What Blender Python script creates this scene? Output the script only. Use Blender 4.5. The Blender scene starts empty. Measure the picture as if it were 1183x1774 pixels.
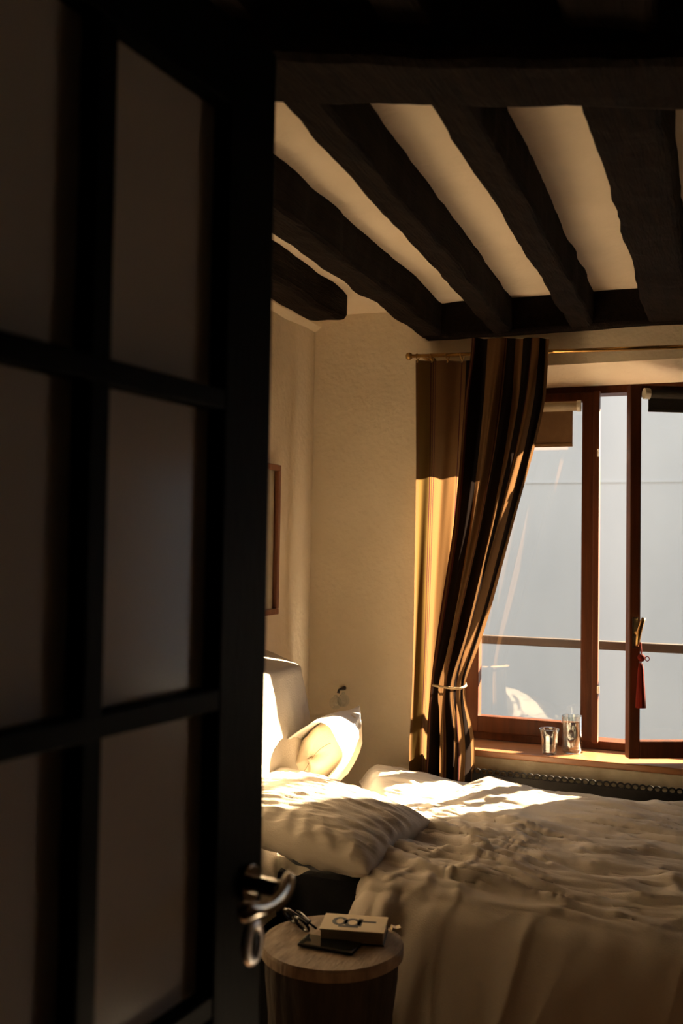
import bpy, bmesh, math, random
import numpy as np
from mathutils import Matrix, Vector

# ------------------------------------------------------------------ camera, world, sun, exposure
SC = bpy.context.scene
COL = SC.collection
FPX = 1725.0
YAW, TILT, ROLL = 22.0, 2.06, 0.9
EYE = Vector((0.0, 0.0, 1.5))

cam_data = bpy.data.cameras.new('camera')
cam = bpy.data.objects.new('camera', cam_data)
COL.objects.link(cam)
SC.camera = cam
cam_data.sensor_fit = 'VERTICAL'
cam_data.sensor_height = 36.0
cam_data.sensor_width = 24.0
cam_data.lens = 36.0 * FPX / 1774.0
cam_data.clip_start = 0.02
cam_data.clip_end = 200
CAMROT = (Matrix.Rotation(math.radians(YAW), 3, 'Z') @ Matrix.Rotation(math.radians(90 + TILT), 3, 'X')
          @ Matrix.Rotation(math.radians(ROLL), 3, 'Z'))
cam.matrix_world = Matrix.Translation(EYE) @ CAMROT.to_4x4()
cam_data.dof.use_dof = True
cam_data.dof.focus_distance = 3.3
cam_data.dof.aperture_fstop = 3.6

world = bpy.data.worlds.new('world')
SC.world = world
world.use_nodes = True
bg = world.node_tree.nodes['Background']
bg.inputs['Color'].default_value = (0.82, 0.915, 1.0, 1)
bg.inputs['Strength'].default_value = 2.5

SUN_AZ = (0.669, 0.743)          # horizontal direction towards the sun
SUN_EL = 24.0
sun_data = bpy.data.lights.new('sun', 'SUN')
sun = bpy.data.objects.new('sun', sun_data)
COL.objects.link(sun)
sun_data.energy = 115.0
sun_data.color = (1.0, 0.77, 0.495)
sun_data.angle = math.radians(0.8)
_e = math.radians(SUN_EL)
_l = math.hypot(*SUN_AZ)
to_sun = Vector((SUN_AZ[0] / _l * math.cos(_e), SUN_AZ[1] / _l * math.cos(_e), math.sin(_e)))
sun.rotation_euler = to_sun.to_track_quat('Z', 'Y').to_euler()
sun.location = (6, 9, 6)

SC.view_settings.view_transform = 'Standard'
SC.view_settings.look = 'None'
SC.view_settings.gamma = 1.0
SC.view_settings.use_curve_mapping = False
SC.view_settings.exposure = 0.0

# ------------------------------------------------------------------ helpers
def ray(px, py):
    return CAMROT @ Vector(((px - 591.5) / FPX, (887.0 - py) / FPX, -1.0))
def at_y(px, py, v):
    d = ray(px, py); return EYE + d * ((v - EYE.y) / d.y)
def at_x(px, py, u):
    d = ray(px, py); return EYE + d * ((u - EYE.x) / d.x)
def at_z(px, py, z):
    d = ray(px, py); return EYE + d * ((z - EYE.z) / d.z)

def _hash(ix, iy, seed):
    n = (ix.astype(np.int64) * 374761393 + iy.astype(np.int64) * 668265263 + seed * 974711) & 0x7fffffff
    n = ((n ^ (n >> 13)) * 1274126177) & 0x7fffffff
    n = (n ^ (n >> 16)) & 0xffff
    return n / 65535.0
def vnoise(x, y, seed=0):
    x = np.asarray(x, float); y = np.asarray(y, float)
    ix = np.floor(x); iy = np.floor(y); fx = x - ix; fy = y - iy
    fx = fx * fx * fx * (fx * (fx * 6 - 15) + 10); fy = fy * fy * fy * (fy * (fy * 6 - 15) + 10)
    a = _hash(ix, iy, seed); b = _hash(ix + 1, iy, seed); c = _hash(ix, iy + 1, seed); d = _hash(ix + 1, iy + 1, seed)
    return (a * (1 - fx) + b * fx) * (1 - fy) + (c * (1 - fx) + d * fx) * fy
def fbm(x, y, seed=0, o=3):
    s = 0; amp = 1; t = 0
    for k in range(o):
        s = s + amp * vnoise(x * 2 ** k, y * 2 ** k, seed + k * 17); t += amp; amp *= 0.5
    return s / t
def ridge(x, y, seed=0, p=2.0):
    return (1 - np.abs(2 * fbm(x, y, seed, 2) - 1)) ** p
def sstep(a, b, x):
    t = np.clip((np.asarray(x, float) - a) / (b - a), 0, 1)
    return t * t * (3 - 2 * t)
def pl(xs, ys, x):
    return np.interp(x, xs, ys)

class Geo:
    def __init__(self): self.v = []; self.f = []; self.uv = None
    def box(self, lo, hi):
        b = len(self.v)
        for z in (lo[2], hi[2]):
            self.v += [(lo[0], lo[1], z), (hi[0], lo[1], z), (hi[0], hi[1], z), (lo[0], hi[1], z)]
        self.f += [tuple(b + i for i in q) for q in ((3, 2, 1, 0), (4, 5, 6, 7), (0, 1, 5, 4), (1, 2, 6, 5), (2, 3, 7, 6), (3, 0, 4, 7))]
        return self
    def prism(self, pts, y0, y1, axis=1):
        """polygon in the two other axes extruded along axis"""
        b = len(self.v); n = len(pts)
        for y in (y0, y1):
            for p in pts:
                q = list(p); q.insert(axis, y); self.v.append(tuple(q))
        self.f.append(tuple(b + i for i in range(n))); self.f.append(tuple(b + n + i for i in reversed(range(n))))
        for i in range(n):
            j = (i + 1) % n; self.f.append((b + j, b + i, b + n + i, b + n + j))
        return self
    def tube(self, path, r, n=10, closed=False):
        path = [Vector(p) for p in path]; m = len(path)
        rs = r if hasattr(r, '__len__') else [r] * m
        b = len(self.v); up = None
        for i in range(m):
            if closed: t = path[(i + 1) % m] - path[i - 1]
            else: t = path[min(i + 1, m - 1)] - path[max(i - 1, 0)]
            t.normalize()
            if up is None:
                up = Vector((0, 0, 1)) if abs(t.z) < 0.9 else Vector((1, 0, 0))
            side = t.cross(up).normalized(); up = side.cross(t).normalized()
            for k in range(n):
                a = 2 * math.pi * k / n
                self.v.append(tuple(path[i] + rs[i] * (math.cos(a) * side + math.sin(a) * up)))
        for i in range(m if closed else m - 1):
            i2 = (i + 1) % m
            for k in range(n):
                k2 = (k + 1) % n
                self.f.append((b + i * n + k, b + i * n + k2, b + i2 * n + k2, b + i2 * n + k))
        if not closed:
            self.f.append(tuple(b + k for k in reversed(range(n))))
            self.f.append(tuple(b + (m - 1) * n + k for k in range(n)))
        return self
    def lathe(self, prof, c=(0, 0, 0), n=32):
        b = len(self.v); m = len(prof)
        for r, z in prof:
            for k in range(n):
                a = 2 * math.pi * k / n
                self.v.append((c[0] + r * math.cos(a), c[1] + r * math.sin(a), c[2] + z))
        for i in range(m - 1):
            for k in range(n):
                k2 = (k + 1) % n
                self.f.append((b + i * n + k, b + i * n + k2, b + (i + 1) * n + k2, b + (i + 1) * n + k))
        self.f.append(tuple(b + k for k in reversed(range(n))))
        self.f.append(tuple(b + (m - 1) * n + k for k in range(n)))
        return self
    def grid(self, X, Y, Z, closed_v=False):
        h, w = X.shape; b = len(self.v)
        self.v += list(zip(X.ravel().tolist(), Y.ravel().tolist(), Z.ravel().tolist()))
        for i in range(h - 1):
            for j in range(w if closed_v else w - 1):
                j2 = (j + 1) % w
                self.f.append((b + i * w + j, b + i * w + j2, b + (i + 1) * w + j2, b + (i + 1) * w + j))
        return self
    def build(self, name, m, parent=None, smooth=False, bevel=0, uv=None, origin=None, weld=0):
        me = bpy.data.meshes.new(name)
        vv = self.v
        if origin is not None:
            vv = [(x - origin[0], y - origin[1], z - origin[2]) for x, y, z in vv]
        me.from_pydata([tuple(v) for v in vv], [], self.f)
        if uv is not None:
            lay = me.uv_layers.new(name='UVMap')
            idx = np.zeros(len(me.loops), dtype=np.int32); me.loops.foreach_get('vertex_index', idx)
            lay.data.foreach_set('uv', np.asarray(uv, dtype=np.float32)[idx].ravel())
        if bevel or weld:
            bm = bmesh.new(); bm.from_mesh(me)
            if weld: bmesh.ops.remove_doubles(bm, verts=bm.verts, dist=weld)
            if bevel:
                bmesh.ops.bevel(bm, geom=list(bm.edges), offset=bevel, segments=2, profile=0.6, affect='EDGES', clamp_overlap=True)
            bmesh.ops.recalc_face_normals(bm, faces=bm.faces)
            bm.to_mesh(me); bm.free()
        if smooth:
            me.polygons.foreach_set('use_smooth', [True] * len(me.polygons))
        me.materials.append(m)
        me.update()
        o = bpy.data.objects.new(name, me); COL.objects.link(o)
        if parent is not None: o.parent = parent
        elif origin is not None: o.location = origin
        return o

def empty(name, loc=(0, 0, 0), rz=0.0):
    o = bpy.data.objects.new(name, None); COL.objects.link(o)
    o.empty_display_size = 0.1
    o.location = loc; o.rotation_euler = (0, 0, rz); return o
def tag(o, label, cat, group=None):
    o['label'] = label; o['category'] = cat
    if group: o['group'] = group
    return o
def struct(o, label=None, cat=None):
    o['kind'] = 'structure'
    if label: o['label'] = label
    if cat: o['category'] = cat
    return o

# ------------------------------------------------------------------ materials
def mat(name, color, rough=0.6, color2=None, scale=8.0, bump=0.0, bscale=60.0, metal=0.0, stretch=(1, 1, 1), spec=0.5, detail=5.0, sheen=0.0):
    m = bpy.data.materials.new(name); m.use_nodes = True
    nt = m.node_tree; p = nt.nodes['Principled BSDF']
    p.inputs['Roughness'].default_value = rough; p.inputs['Metallic'].default_value = metal
    p.inputs['Specular IOR Level'].default_value = spec
    p.inputs['Base Color'].default_value = (*color, 1)
    if sheen: p.inputs['Sheen Weight'].default_value = sheen
    tc = nt.nodes.new('ShaderNodeTexCoord'); mp = nt.nodes.new('ShaderNodeMapping')
    mp.inputs['Scale'].default_value = stretch
    nt.links.new(tc.outputs['Object'], mp.inputs['Vector'])
    nz = nt.nodes.new('ShaderNodeTexNoise'); nz.inputs['Scale'].default_value = scale; nz.inputs['Detail'].default_value = detail
    nt.links.new(mp.outputs['Vector'], nz.inputs['Vector'])
    rp = nt.nodes.new('ShaderNodeValToRGB')
    rp.color_ramp.elements[0].position = 0.32; rp.color_ramp.elements[1].position = 0.68
    c2 = color2 if color2 else tuple(c * 0.88 for c in color)
    rp.color_ramp.elements[0].color = (*c2, 1); rp.color_ramp.elements[1].color = (*color, 1)
    nt.links.new(nz.outputs['Fac'], rp.inputs['Fac']); nt.links.new(rp.outputs['Color'], p.inputs['Base Color'])
    if bump:
        n2 = nt.nodes.new('ShaderNodeTexNoise'); n2.inputs['Scale'].default_value = bscale; n2.inputs['Detail'].default_value = 4
        nt.links.new(mp.outputs['Vector'], n2.inputs['Vector'])
        b = nt.nodes.new('ShaderNodeBump'); b.inputs['Strength'].default_value = bump; b.inputs['Distance'].default_value = 0.01
        nt.links.new(n2.outputs['Fac'], b.inputs['Height']); nt.links.new(b.outputs['Normal'], p.inputs['Normal'])
    return m

def pane_mat(name, tint=(0.97, 0.98, 0.98), boost=1.0, rough=0.0):
    m = bpy.data.materials.new(name); m.use_nodes = True
    nt = m.node_tree; nt.nodes.remove(nt.nodes['Principled BSDF']); out = nt.nodes['Material Output']
    tr = nt.nodes.new('ShaderNodeBsdfTransparent'); tr.inputs['Color'].default_value = (*tint, 1)
    gl = nt.nodes.new('ShaderNodeBsdfGlossy'); gl.inputs['Roughness'].default_value = rough
    gl.inputs['Color'].default_value = (0.95, 0.97, 1.0, 1)
    fr = nt.nodes.new('ShaderNodeFresnel'); fr.inputs['IOR'].default_value = 1.5
    # a thin sheet: both faces of the pane reflect like air to glass
    ge = nt.nodes.new('ShaderNodeNewGeometry'); mi = nt.nodes.new('ShaderNodeMapRange')
    mi.inputs[3].default_value = 1.5; mi.inputs[4].default_value = 1 / 1.5
    nt.links.new(ge.outputs['Backfacing'], mi.inputs[0]); nt.links.new(mi.outputs[0], fr.inputs['IOR'])
    mu = nt.nodes.new('ShaderNodeMath'); mu.operation = 'MULTIPLY'; mu.inputs[1].default_value = boost; mu.use_clamp = True
    mx = nt.nodes.new('ShaderNodeMixShader')
    nt.links.new(fr.outputs[0], mu.inputs[0]); nt.links.new(mu.outputs[0], mx.inputs[0])
    nt.links.new(tr.outputs[0], mx.inputs[1]); nt.links.new(gl.outputs[0], mx.inputs[2]); nt.links.new(mx.outputs[0], out.inputs['Surface'])
    return m

def glass_mat(name):
    m = bpy.data.materials.new(name); m.use_nodes = True
    p = m.node_tree.nodes['Principled BSDF']
    p.inputs['Base Color'].default_value = (0.97, 0.98, 0.97, 1); p.inputs['Roughness'].default_value = 0.02
    p.inputs['Transmission Weight'].default_value = 1.0; p.inputs['IOR'].default_value = 1.46
    return m

def curtain_mat(name, stops, transl=0.45):
    m = bpy.data.materials.new(name); m.use_nodes = True
    nt = m.node_tree; nt.nodes.remove(nt.nodes['Principled BSDF']); out = nt.nodes['Material Output']
    uvn = nt.nodes.new('ShaderNodeUVMap'); sp = nt.nodes.new('ShaderNodeSeparateXYZ')
    nt.links.new(uvn.outputs[0], sp.inputs[0])
    rp = nt.nodes.new('ShaderNodeValToRGB'); cr = rp.color_ramp; cr.interpolation = 'CONSTANT'
    cr.elements[0].position = stops[0][0]; cr.elements[0].color = (*stops[0][1], 1)
    cr.elements[1].position = stops[1][0]; cr.elements[1].color = (*stops[1][1], 1)
    for pos, c in stops[2:]:
        e = cr.elements.new(pos); e.color = (*c, 1)
    nt.links.new(sp.outputs[0], rp.inputs['Fac'])
    # woven slub: fine noise stretched along the warp
    mp = nt.nodes.new('ShaderNodeMapping'); mp.inputs['Scale'].default_value = (90, 900, 1)
    nt.links.new(uvn.outputs[0], mp.inputs['Vector'])
    nz = nt.nodes.new('ShaderNodeTexNoise'); nz.inputs['Scale'].default_value = 1.0; nz.inputs['Detail'].default_value = 3
    nt.links.new(mp.outputs[0], nz.inputs['Vector'])
    mr = nt.nodes.new('ShaderNodeMapRange'); mr.inputs[3].default_value = 0.75; mr.inputs[4].default_value = 1.15
    nt.links.new(nz.outputs['Fac'], mr.inputs[0])
    mul = nt.nodes.new('ShaderNodeVectorMath'); mul.operation = 'SCALE'
    nt.links.new(rp.outputs['Color'], mul.inputs[0]); nt.links.new(mr.outputs[0], mul.inputs['Scale'])
    df = nt.nodes.new('ShaderNodeBsdfDiffuse'); tl = nt.nodes.new('ShaderNodeBsdfTranslucent'); mx = nt.nodes.new('ShaderNodeMixShader')
    mx.inputs[0].default_value = transl
    nt.links.new(mul.outputs[0], df.inputs['Color']); nt.links.new(mul.outputs[0], tl.inputs['Color'])
    nt.links.new(df.outputs[0], mx.inputs[1]); nt.links.new(tl.outputs[0], mx.inputs[2]); nt.links.new(mx.outputs[0], out.inputs['Surface'])
    return m

M = {}
M['plaster'] = mat('warm_plaster', (0.80, 0.69, 0.53), 0.92, (0.75, 0.64, 0.48), 5, 0.35, 45, spec=0.15)
M['ceil_plaster'] = mat('ceiling_plaster', (0.85, 0.74, 0.59), 0.92, (0.80, 0.69, 0.54), 6, 0.3, 40, spec=0.15)
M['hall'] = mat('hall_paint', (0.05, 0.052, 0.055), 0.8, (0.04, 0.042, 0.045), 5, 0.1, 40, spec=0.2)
M['beam'] = mat('old_dark_oak', (0.014, 0.008, 0.0055), 0.9, (0.006, 0.004, 0.0035), 9, 0.6, 30, stretch=(6, 0.6, 6), spec=0.12)
M['darkwall'] = mat('dark_unseen_wall', (0.05, 0.030, 0.018), 0.6, (0.03, 0.018, 0.011), 7, 0.2, 30, stretch=(7, 7, 0.6))  # finish of the unseen right wall, made dark to cut bounce light
M['floor'] = mat('oak_floor', (0.20, 0.115, 0.062), 0.40, (0.13, 0.075, 0.04), 6, 0.15, 30, stretch=(8, 0.8, 1))
M['wood'] = mat('varnished_red_brown_wood', (0.082, 0.024, 0.0075), 0.45, (0.048, 0.014, 0.005), 7, 0.12, 40, stretch=(7, 7, 0.6), spec=0.15)
M['woodh'] = mat('varnished_sill_wood', (0.26, 0.11, 0.045), 0.38, (0.17, 0.07, 0.027), 7, 0.1, 40, stretch=(0.6, 7, 7))
M['rail'] = mat('dark_rail_wood', (0.035, 0.018, 0.010), 0.6, (0.022, 0.012, 0.008), 8, 0.1, 40, stretch=(0.6, 7, 7))
M['apron'] = mat('worn_cream_paint', (0.50, 0.43, 0.31), 0.6, (0.36, 0.29, 0.19), 14, 0.2, 50)
M['iron'] = mat('black_cast_iron', (0.012, 0.011, 0.010), 0.8, (0.008, 0.007, 0.007), 20, 0.2, 80, spec=0.08)
M['brass'] = mat('aged_brass', (0.55, 0.34, 0.12), 0.28, (0.40, 0.23, 0.08), 30, 0.05, 80, metal=1.0)
M['blackmetal'] = mat('black_metal', (0.03, 0.028, 0.026), 0.35, (0.02, 0.02, 0.02), 30, 0.05, 80, metal=0.6)
M['chrome'] = mat('polished_chrome', (0.75, 0.75, 0.76), 0.09, (0.70, 0.70, 0.71), 30, 0.0, 80, metal=1.0)
M['nickel'] = mat('dark_polished_nickel', (0.30, 0.27, 0.24), 0.10, (0.26, 0.23, 0.20), 30, 0.0, 80, metal=1.0)
M['satin'] = mat('satin_silver', (0.92, 0.90, 0.93), 0.32, (0.88, 0.86, 0.89), 30, 0.0, 80, metal=1.0)
M['doorpaint'] = mat('black_door_paint', (0.0025, 0.003, 0.0035), 0.5, (0.002, 0.0025, 0.003), 12, 0.12, 25, stretch=(6, 6, 0.8), spec=0.05)
M['doorglass'] = mat('smoked_door_glass', (0.62, 0.54, 0.47), 0.18, (0.58, 0.51, 0.445), 3, 0.02, 4, spec=0.12)
M['linen'] = mat('washed_natural_linen', (0.50, 0.44, 0.37), 0.9, (0.46, 0.40, 0.335), 4, 0.15, 260, spec=0.1, sheen=0.1)
M['linen2'] = mat('white_cotton_percale', (0.88, 0.86, 0.82), 0.85, (0.85, 0.83, 0.79), 4, 0.1, 260, spec=0.1)
M['ticking'] = mat('cream_cotton_ticking', (0.86, 0.74, 0.55), 0.9, (0.80, 0.68, 0.49), 12, 0.15, 200, spec=0.1)
M['headcloth'] = mat('off_white_headboard_cloth', (0.66, 0.60, 0.51), 0.92, (0.60, 0.54, 0.45), 6, 0.2, 180, spec=0.1)
M['darkcloth'] = mat('charcoal_cloth', (0.02, 0.02, 0.022), 0.95, (0.014, 0.014, 0.016), 8, 0.2, 150, spec=0.1)
M['stool'] = mat('pale_sawn_wood', (0.38, 0.28, 0.19), 0.75, (0.20, 0.135, 0.085), 14, 0.4, 30, stretch=(3.5, 1, 1))
M['bark'] = mat('brown_stool_side', (0.055, 0.038, 0.026), 0.9, (0.03, 0.021, 0.015), 14, 0.6, 25, stretch=(4, 4, 0.6))
M['paper'] = mat('book_pages', (0.50, 0.38, 0.24), 0.9, (0.40, 0.29, 0.17), 4, 0.3, 150, stretch=(1, 1, 40))
M['cover'] = mat('cream_book_cover', (0.66, 0.53, 0.34), 0.55, (0.60, 0.48, 0.30), 12, 0.05, 100)
M['ink'] = mat('black_ink', (0.012, 0.011, 0.010), 0.6, (0.010, 0.010, 0.010), 20)
M['screen'] = mat('dark_phone_glass', (0.008, 0.010, 0.012), 0.06, (0.007, 0.009, 0.011), 20, spec=0.6)
M['acetate'] = mat('black_acetate', (0.012, 0.011, 0.011), 0.25, (0.009, 0.009, 0.009), 20)
M['red'] = mat('brick_red_silk_thread', (0.13, 0.010, 0.005), 0.85, (0.08, 0.006, 0.003), 60, 0.4, 120, stretch=(8, 8, 0.4), spec=0.08)
M['white'] = mat('white_plastic', (0.75, 0.70, 0.60), 0.4, (0.72, 0.67, 0.57), 20)
M['blind'] = mat('brown_blind_cloth', (0.26, 0.15, 0.07), 0.85, (0.23, 0.13, 0.06), 30, 0.1, 200)
M['blindtube'] = mat('cream_blind_roll', (0.55, 0.45, 0.30), 0.8, (0.50, 0.40, 0.26), 30, 0.1, 200)
M['blinddark'] = mat('dark_blind_cloth', (0.03, 0.024, 0.02), 0.85, (0.025, 0.02, 0.016), 30, 0.1, 200)
M['frame'] = mat('reddish_picture_frame', (0.24, 0.08, 0.03), 0.4, (0.15, 0.05, 0.02), 9, 0.1, 40, stretch=(7, 7, 0.7))
M['print'] = mat('faded_print', (0.40, 0.34, 0.26), 0.5, (0.22, 0.18, 0.14), 5, detail=2)
M['facade'] = mat('pale_grey_render', (0.72, 0.715, 0.715), 0.95, (0.54, 0.55, 0.57), 0.8, 0.2, 8, stretch=(1.0, 1, 0.45), spec=0.1, detail=7)
M['outer'] = mat('dark_added_outer_wall', (0.012, 0.014, 0.017), 0.8, (0.008, 0.010, 0.012), 3, 0.3, 12)
M['street'] = mat('dark_wet_paving', (0.020, 0.022, 0.026), 0.9, (0.014, 0.016, 0.019), 3, 0.2, 20)
M['pane'] = pane_mat('window_glass', boost=1.25)
M['glass'] = pane_mat('clear_drinking_glass', (0.90, 0.92, 0.90), 2.2)
M['cord'] = mat('twisted_tan_cord', (0.40, 0.28, 0.15), 0.7, (0.25, 0.17, 0.09), 90, 0.4, 200)

# ------------------------------------------------------------------ the room
UL, UR, VB, VN = -1.66, 2.45, 3.78, 0.42      # left wall, right wall, window wall, wall with the doorway
VW = 3.96                                     # plane of the window
ZC, ZB = 2.46, 2.335                          # ceiling plaster, underside of the joists
W2L, W2R, W2S, W2T = 1.50, 2.25, 0.745, 2.02   # second window, outside the picture on the right
WL, WR, WS, WT = -1.075, 0.13, 0.745, 2.15    # window opening

struct(Geo().box((UL - 0.3, -1.8, -0.1), (UR + 0.3, VB + 0.3, 0.0)).build('floor', M['floor']), 'brown oak floor of the dim bedroom', 'floor')

def wall_grid(fx, n0, n1, amp, seed):
    A, B = np.meshgrid(np.linspace(0, 1, n0), np.linspace(0, 1, n1)); return fx(A, B, amp * (fbm(A * 14, B * 9, seed) - 0.5))
# ceiling: slab with a softly uneven plaster underside
g = Geo()
A, B = np.meshgrid(np.linspace(UL - 0.05, UR + 0.05, 110), np.linspace(-1.75, VB + 0.05, 120))
g.grid(A, B, ZC + 0.018 * (fbm(A * 4, B * 3, 5) - 0.5))
g.box((UL - 0.3, -1.8, ZC + 0.02), (UR + 0.3, VB + 0.3, ZC + 0.12))
ceiling = struct(g.build('ceiling', M['ceil_plaster'], smooth=False), 'warm plaster ceiling between dark rough beams', 'ceiling')

g = Geo()
A, B = np.meshgrid(np.linspace(-1.8, VB + 0.01, 90), np.linspace(0, ZC + 0.03, 60))
g.grid(UL + 0.012 * (fbm(A * 3, B * 3, 9) - 0.5), A, B)
g.box((UL - 0.2, -1.8, 0), (UL - 0.012, VB + 0.27, ZC + 0.05))
struct(g.build('wall_left', M['plaster'], smooth=False), 'ochre-lit plaster wall behind the headboard', 'wall')
struct(Geo().box((UR, -1.8, 0), (UR + 0.2, VB + 0.27, ZC + 0.05)).build('wall_right', M['darkwall']), 'unseen right wall of the bedroom, made dark to cut bounce light', 'wall')

# window wall with a deep reveal
g = Geo()
A, B = np.meshgrid(np.linspace(UL - 0.01, WL, 40), np.linspace(0, ZC + 0.03, 70))
g.grid(A, VB + 0.010 * (fbm(A * 5, B * 4, 21) - 0.5) * sstep(WL, WL - 0.08, A), B)
g.box((UL - 0.2, VB + 0.012, 0), (WL, VB + 0.27, ZC + 0.05))
g.box((WR, VB, 0), (W2L, VB + 0.27, ZC + 0.05)); g.box((W2R, VB, 0), (UR + 0.2, VB + 0.27, ZC + 0.05))
g.box((W2L - 0.001, VB, 0), (W2R + 0.001, VB + 0.27, W2S)); g.box((W2L - 0.001, VB, W2T), (W2R + 0.001, VB + 0.27, ZC + 0.05))
g.prism([(VB, ZC + 0.05), (VB, 2.205), (VW - 0.02, 2.145), (VB + 0.27, 2.145), (VB + 0.27, ZC + 0.05)], WL - 0.001, WR + 0.001, axis=0)
g.box((WL - 0.001, VB + 0.0, 0), (WR + 0.001, VB + 0.27, WS - 0.02))
struct(g.build('wall_back', M['plaster']), 'window wall of warm plaster left of the curtain', 'wall')

# wall with the doorway, in front of which the camera stands, and the hall round the camera
g = Geo()
g.box((UL - 0.2, VN - 0.1, 0), (-0.70, VN, ZC + 0.05)); g.box((1.30, VN - 0.1, 0), (UR + 0.2, VN, ZC + 0.05))
g.box((-0.71, VN - 0.1, 2.22), (1.31, VN, ZC + 0.05))
struct(g.build('wall_front', M['hall']), 'dark wall with the doorway into the bedroom', 'wall')
g = Geo()
g.box((UL - 0.3, -1.9, 0), (UR + 0.3, -1.8, ZC + 0.05))
struct(g.build('wall_rear', M['hall']), 'dark hall wall behind the viewer', 'wall')

# ---- beams: rough hewn, one mesh each, parts of the ceiling
def beam(name, p0, p1, w, z0, z1, seed, amp=0.012, n=70, bulge=0.0, end=0.0):
    p0 = Vector((p0[0], p0[1], 0)); p1 = Vector((p1[0], p1[1], 0)); L = (p1 - p0).length
    d = (p1 - p0) / L; s = Vector((d.y, -d.x, 0))          # s: to the right of the run
    h = z1 - z0; c = min(w, h) * 0.13
    prof = [(0, h), (0, h * 0.6), (0, c), (c * 0.4, c * 0.3), (c, 0), (w / 3, 0), (2 * w / 3, 0), (w - c, 0), (w - c * 0.4, c * 0.3), (w, c), (w, h * 0.6), (w, h)]
    T, K = np.meshgrid(np.linspace(0, 1, n), np.arange(len(prof)), indexing='ij')
    pw = np.array([p[0] for p in prof])[K]; pz = np.array([p[1] for p in prof])[K]
    dist = T * L
    wob = (fbm(dist * 2.2, 0 * K + seed * 3.1, seed, 3) - 0.5) * 2
    nl = (fbm(dist * 7, 0 * K + 1.7, seed + 3, 3) - 0.5) * 2
    nr = (fbm(dist * 7, 0 * K + 9.7, seed + 5, 3) - 0.5) * 2
    f = pw / w
    off = amp * 0.7 * wob + amp * 0.8 * (nl * (1 - f) + nr * f) + amp * 0.5 * (fbm(dist * 22, K * 0.7, seed + 8) - 0.5)
    dz = amp * 0.9 * (fbm(dist * 5, K * 0.25 + 4, seed + 11) - 0.5) * 2 * (1 - pz / h)
    shr = 1 - end * (1 - np.sqrt(np.clip(1 - np.clip((T - 0.945) / 0.055, 0, 1) ** 2, 0, 1)))
    ww = (pw - w / 2) * shr + w / 2 + off
    zz = h - (h - pz) * shr + dz + 0 * T
    X = p0.x + d.x * dist + s.x * ww; Y = p0.y + d.y * dist + s.y * ww; Z = z0 + zz
    g = Geo(); g.grid(X, Y, Z)
    m = len(prof)
    g.f.append(tuple(range(m))); g.f.append(tuple((n - 1) * m + k for k in reversed(range(m))))
    return g.build(name, M['beam'], parent=ceiling, smooth=False)

JE = VB - 0.02
beam('joist', (-1.50, 1.0), (-1.525, 3.52), 0.145, 2.345, ZC + 0.015, 3, amp=0.015, end=0.75)
beam('joist', (-1.150, 1.0), (-1.190, JE), 0.10, ZB, ZC + 0.015, 7)
beam('joist', (-0.785, 1.0), (-0.900, JE), 0.078, ZB, ZC + 0.015, 12, amp=0.009)
beam('joist', (-0.535, 1.0), (-0.600, JE), 0.088, ZB, ZC + 0.015, 19)
beam('joist', (-0.260, 1.0), (-0.325, JE), 0.150, ZB - 0.005, ZC + 0.015, 27)
for k, u in enumerate((0.10, 0.42, 0.75, 1.08, 1.40, 1.72, 2.05)):
    beam('joist', (u, 1.0), (u - 0.03, JE), 0.11, ZB, ZC + 0.015, 31 + k, n=30)
beam('wall_plate', (-1.165, VB + 0.03), (UR, VB + 0.03), 0.09, ZB - 0.005, ZC + 0.015, 55, amp=0.006, n=90)
# main beam over the way in, square to the line of sight
cA = at_y(300, 186, 1.0); 
def cdepth(px, py, Y):
    d = CAMROT @ Vector(((px - 591.5) / FPX, (887 - py) / FPX, -1.0)); return EYE + d * Y
b0 = cdepth(150, 190, 1.78); b1 = cdepth(2300, 190, 1.78)
beam('main_beam', (b0.x, b0.y), (b1.x, b1.y), 0.20, b0.z * 0.5 + cdepth(900, 182, 1.78).z * 0.5, ZC + 0.015, 71, amp=0.012, n=90)
hc0 = Geo(); hc0.box((UL - 0.02, -1.8, ZC - 0.06), (UR + 0.02, 1.0, ZC - 0.002))
hc0.build('added_light_cut_boards', M['hall'], parent=ceiling)  # added dark boards out of view, cut bounce light onto the bed front
# plaster ledge along the top of the left wall
g = Geo()
A, B = np.meshgrid(np.linspace(1.0, VB, 60), np.arange(5), indexing='ij')
pu = np.array([0.0, 0.018, 0.032, 0.036, 0.036])[B]; pz = np.array([2.395, 2.405, 2.415, 2.43, ZC + 0.02])[B]
g.grid(UL + pu + 0.014 * (fbm(A * 5, B * 0.3, 77) - 0.5) * (B > 0), A, pz + 0.015 * (fbm(A * 4, B * 0.2, 78) - 0.5))
struct(g.build('trim_1', M['plaster']), 'uneven plaster ledge under the ceiling on the left wall', 'moulding')

# ------------------------------------------------------------------ the window
win = struct(empty('window_1', (WL, VW, WS)), 'red-brown wooden casement window, right sash ajar', 'window')
O = (WL, VW, WS)
def wbox(name, lo, hi, m, par=None, bev=0.004):
    return Geo().box(lo, hi).build(name, m, parent=par or win, bevel=bev, origin=O)
# outer frame
g = Geo()
g.box((WL, VW - 0.02, WS), (WL + 0.045, VW + 0.07, WT)); g.box((WR - 0.045, VW - 0.02, WS), (WR, VW + 0.07, WT))
g.box((WL + 0.045, VW - 0.02, WS), (WR - 0.045, VW + 0.07, WS + 0.03)); g.box((WL + 0.045, VW - 0.02, WT - 0.035), (WR - 0.045, VW + 0.07, WT))
g.build('window_frame', M['wood'], parent=win, origin=O)
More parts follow.
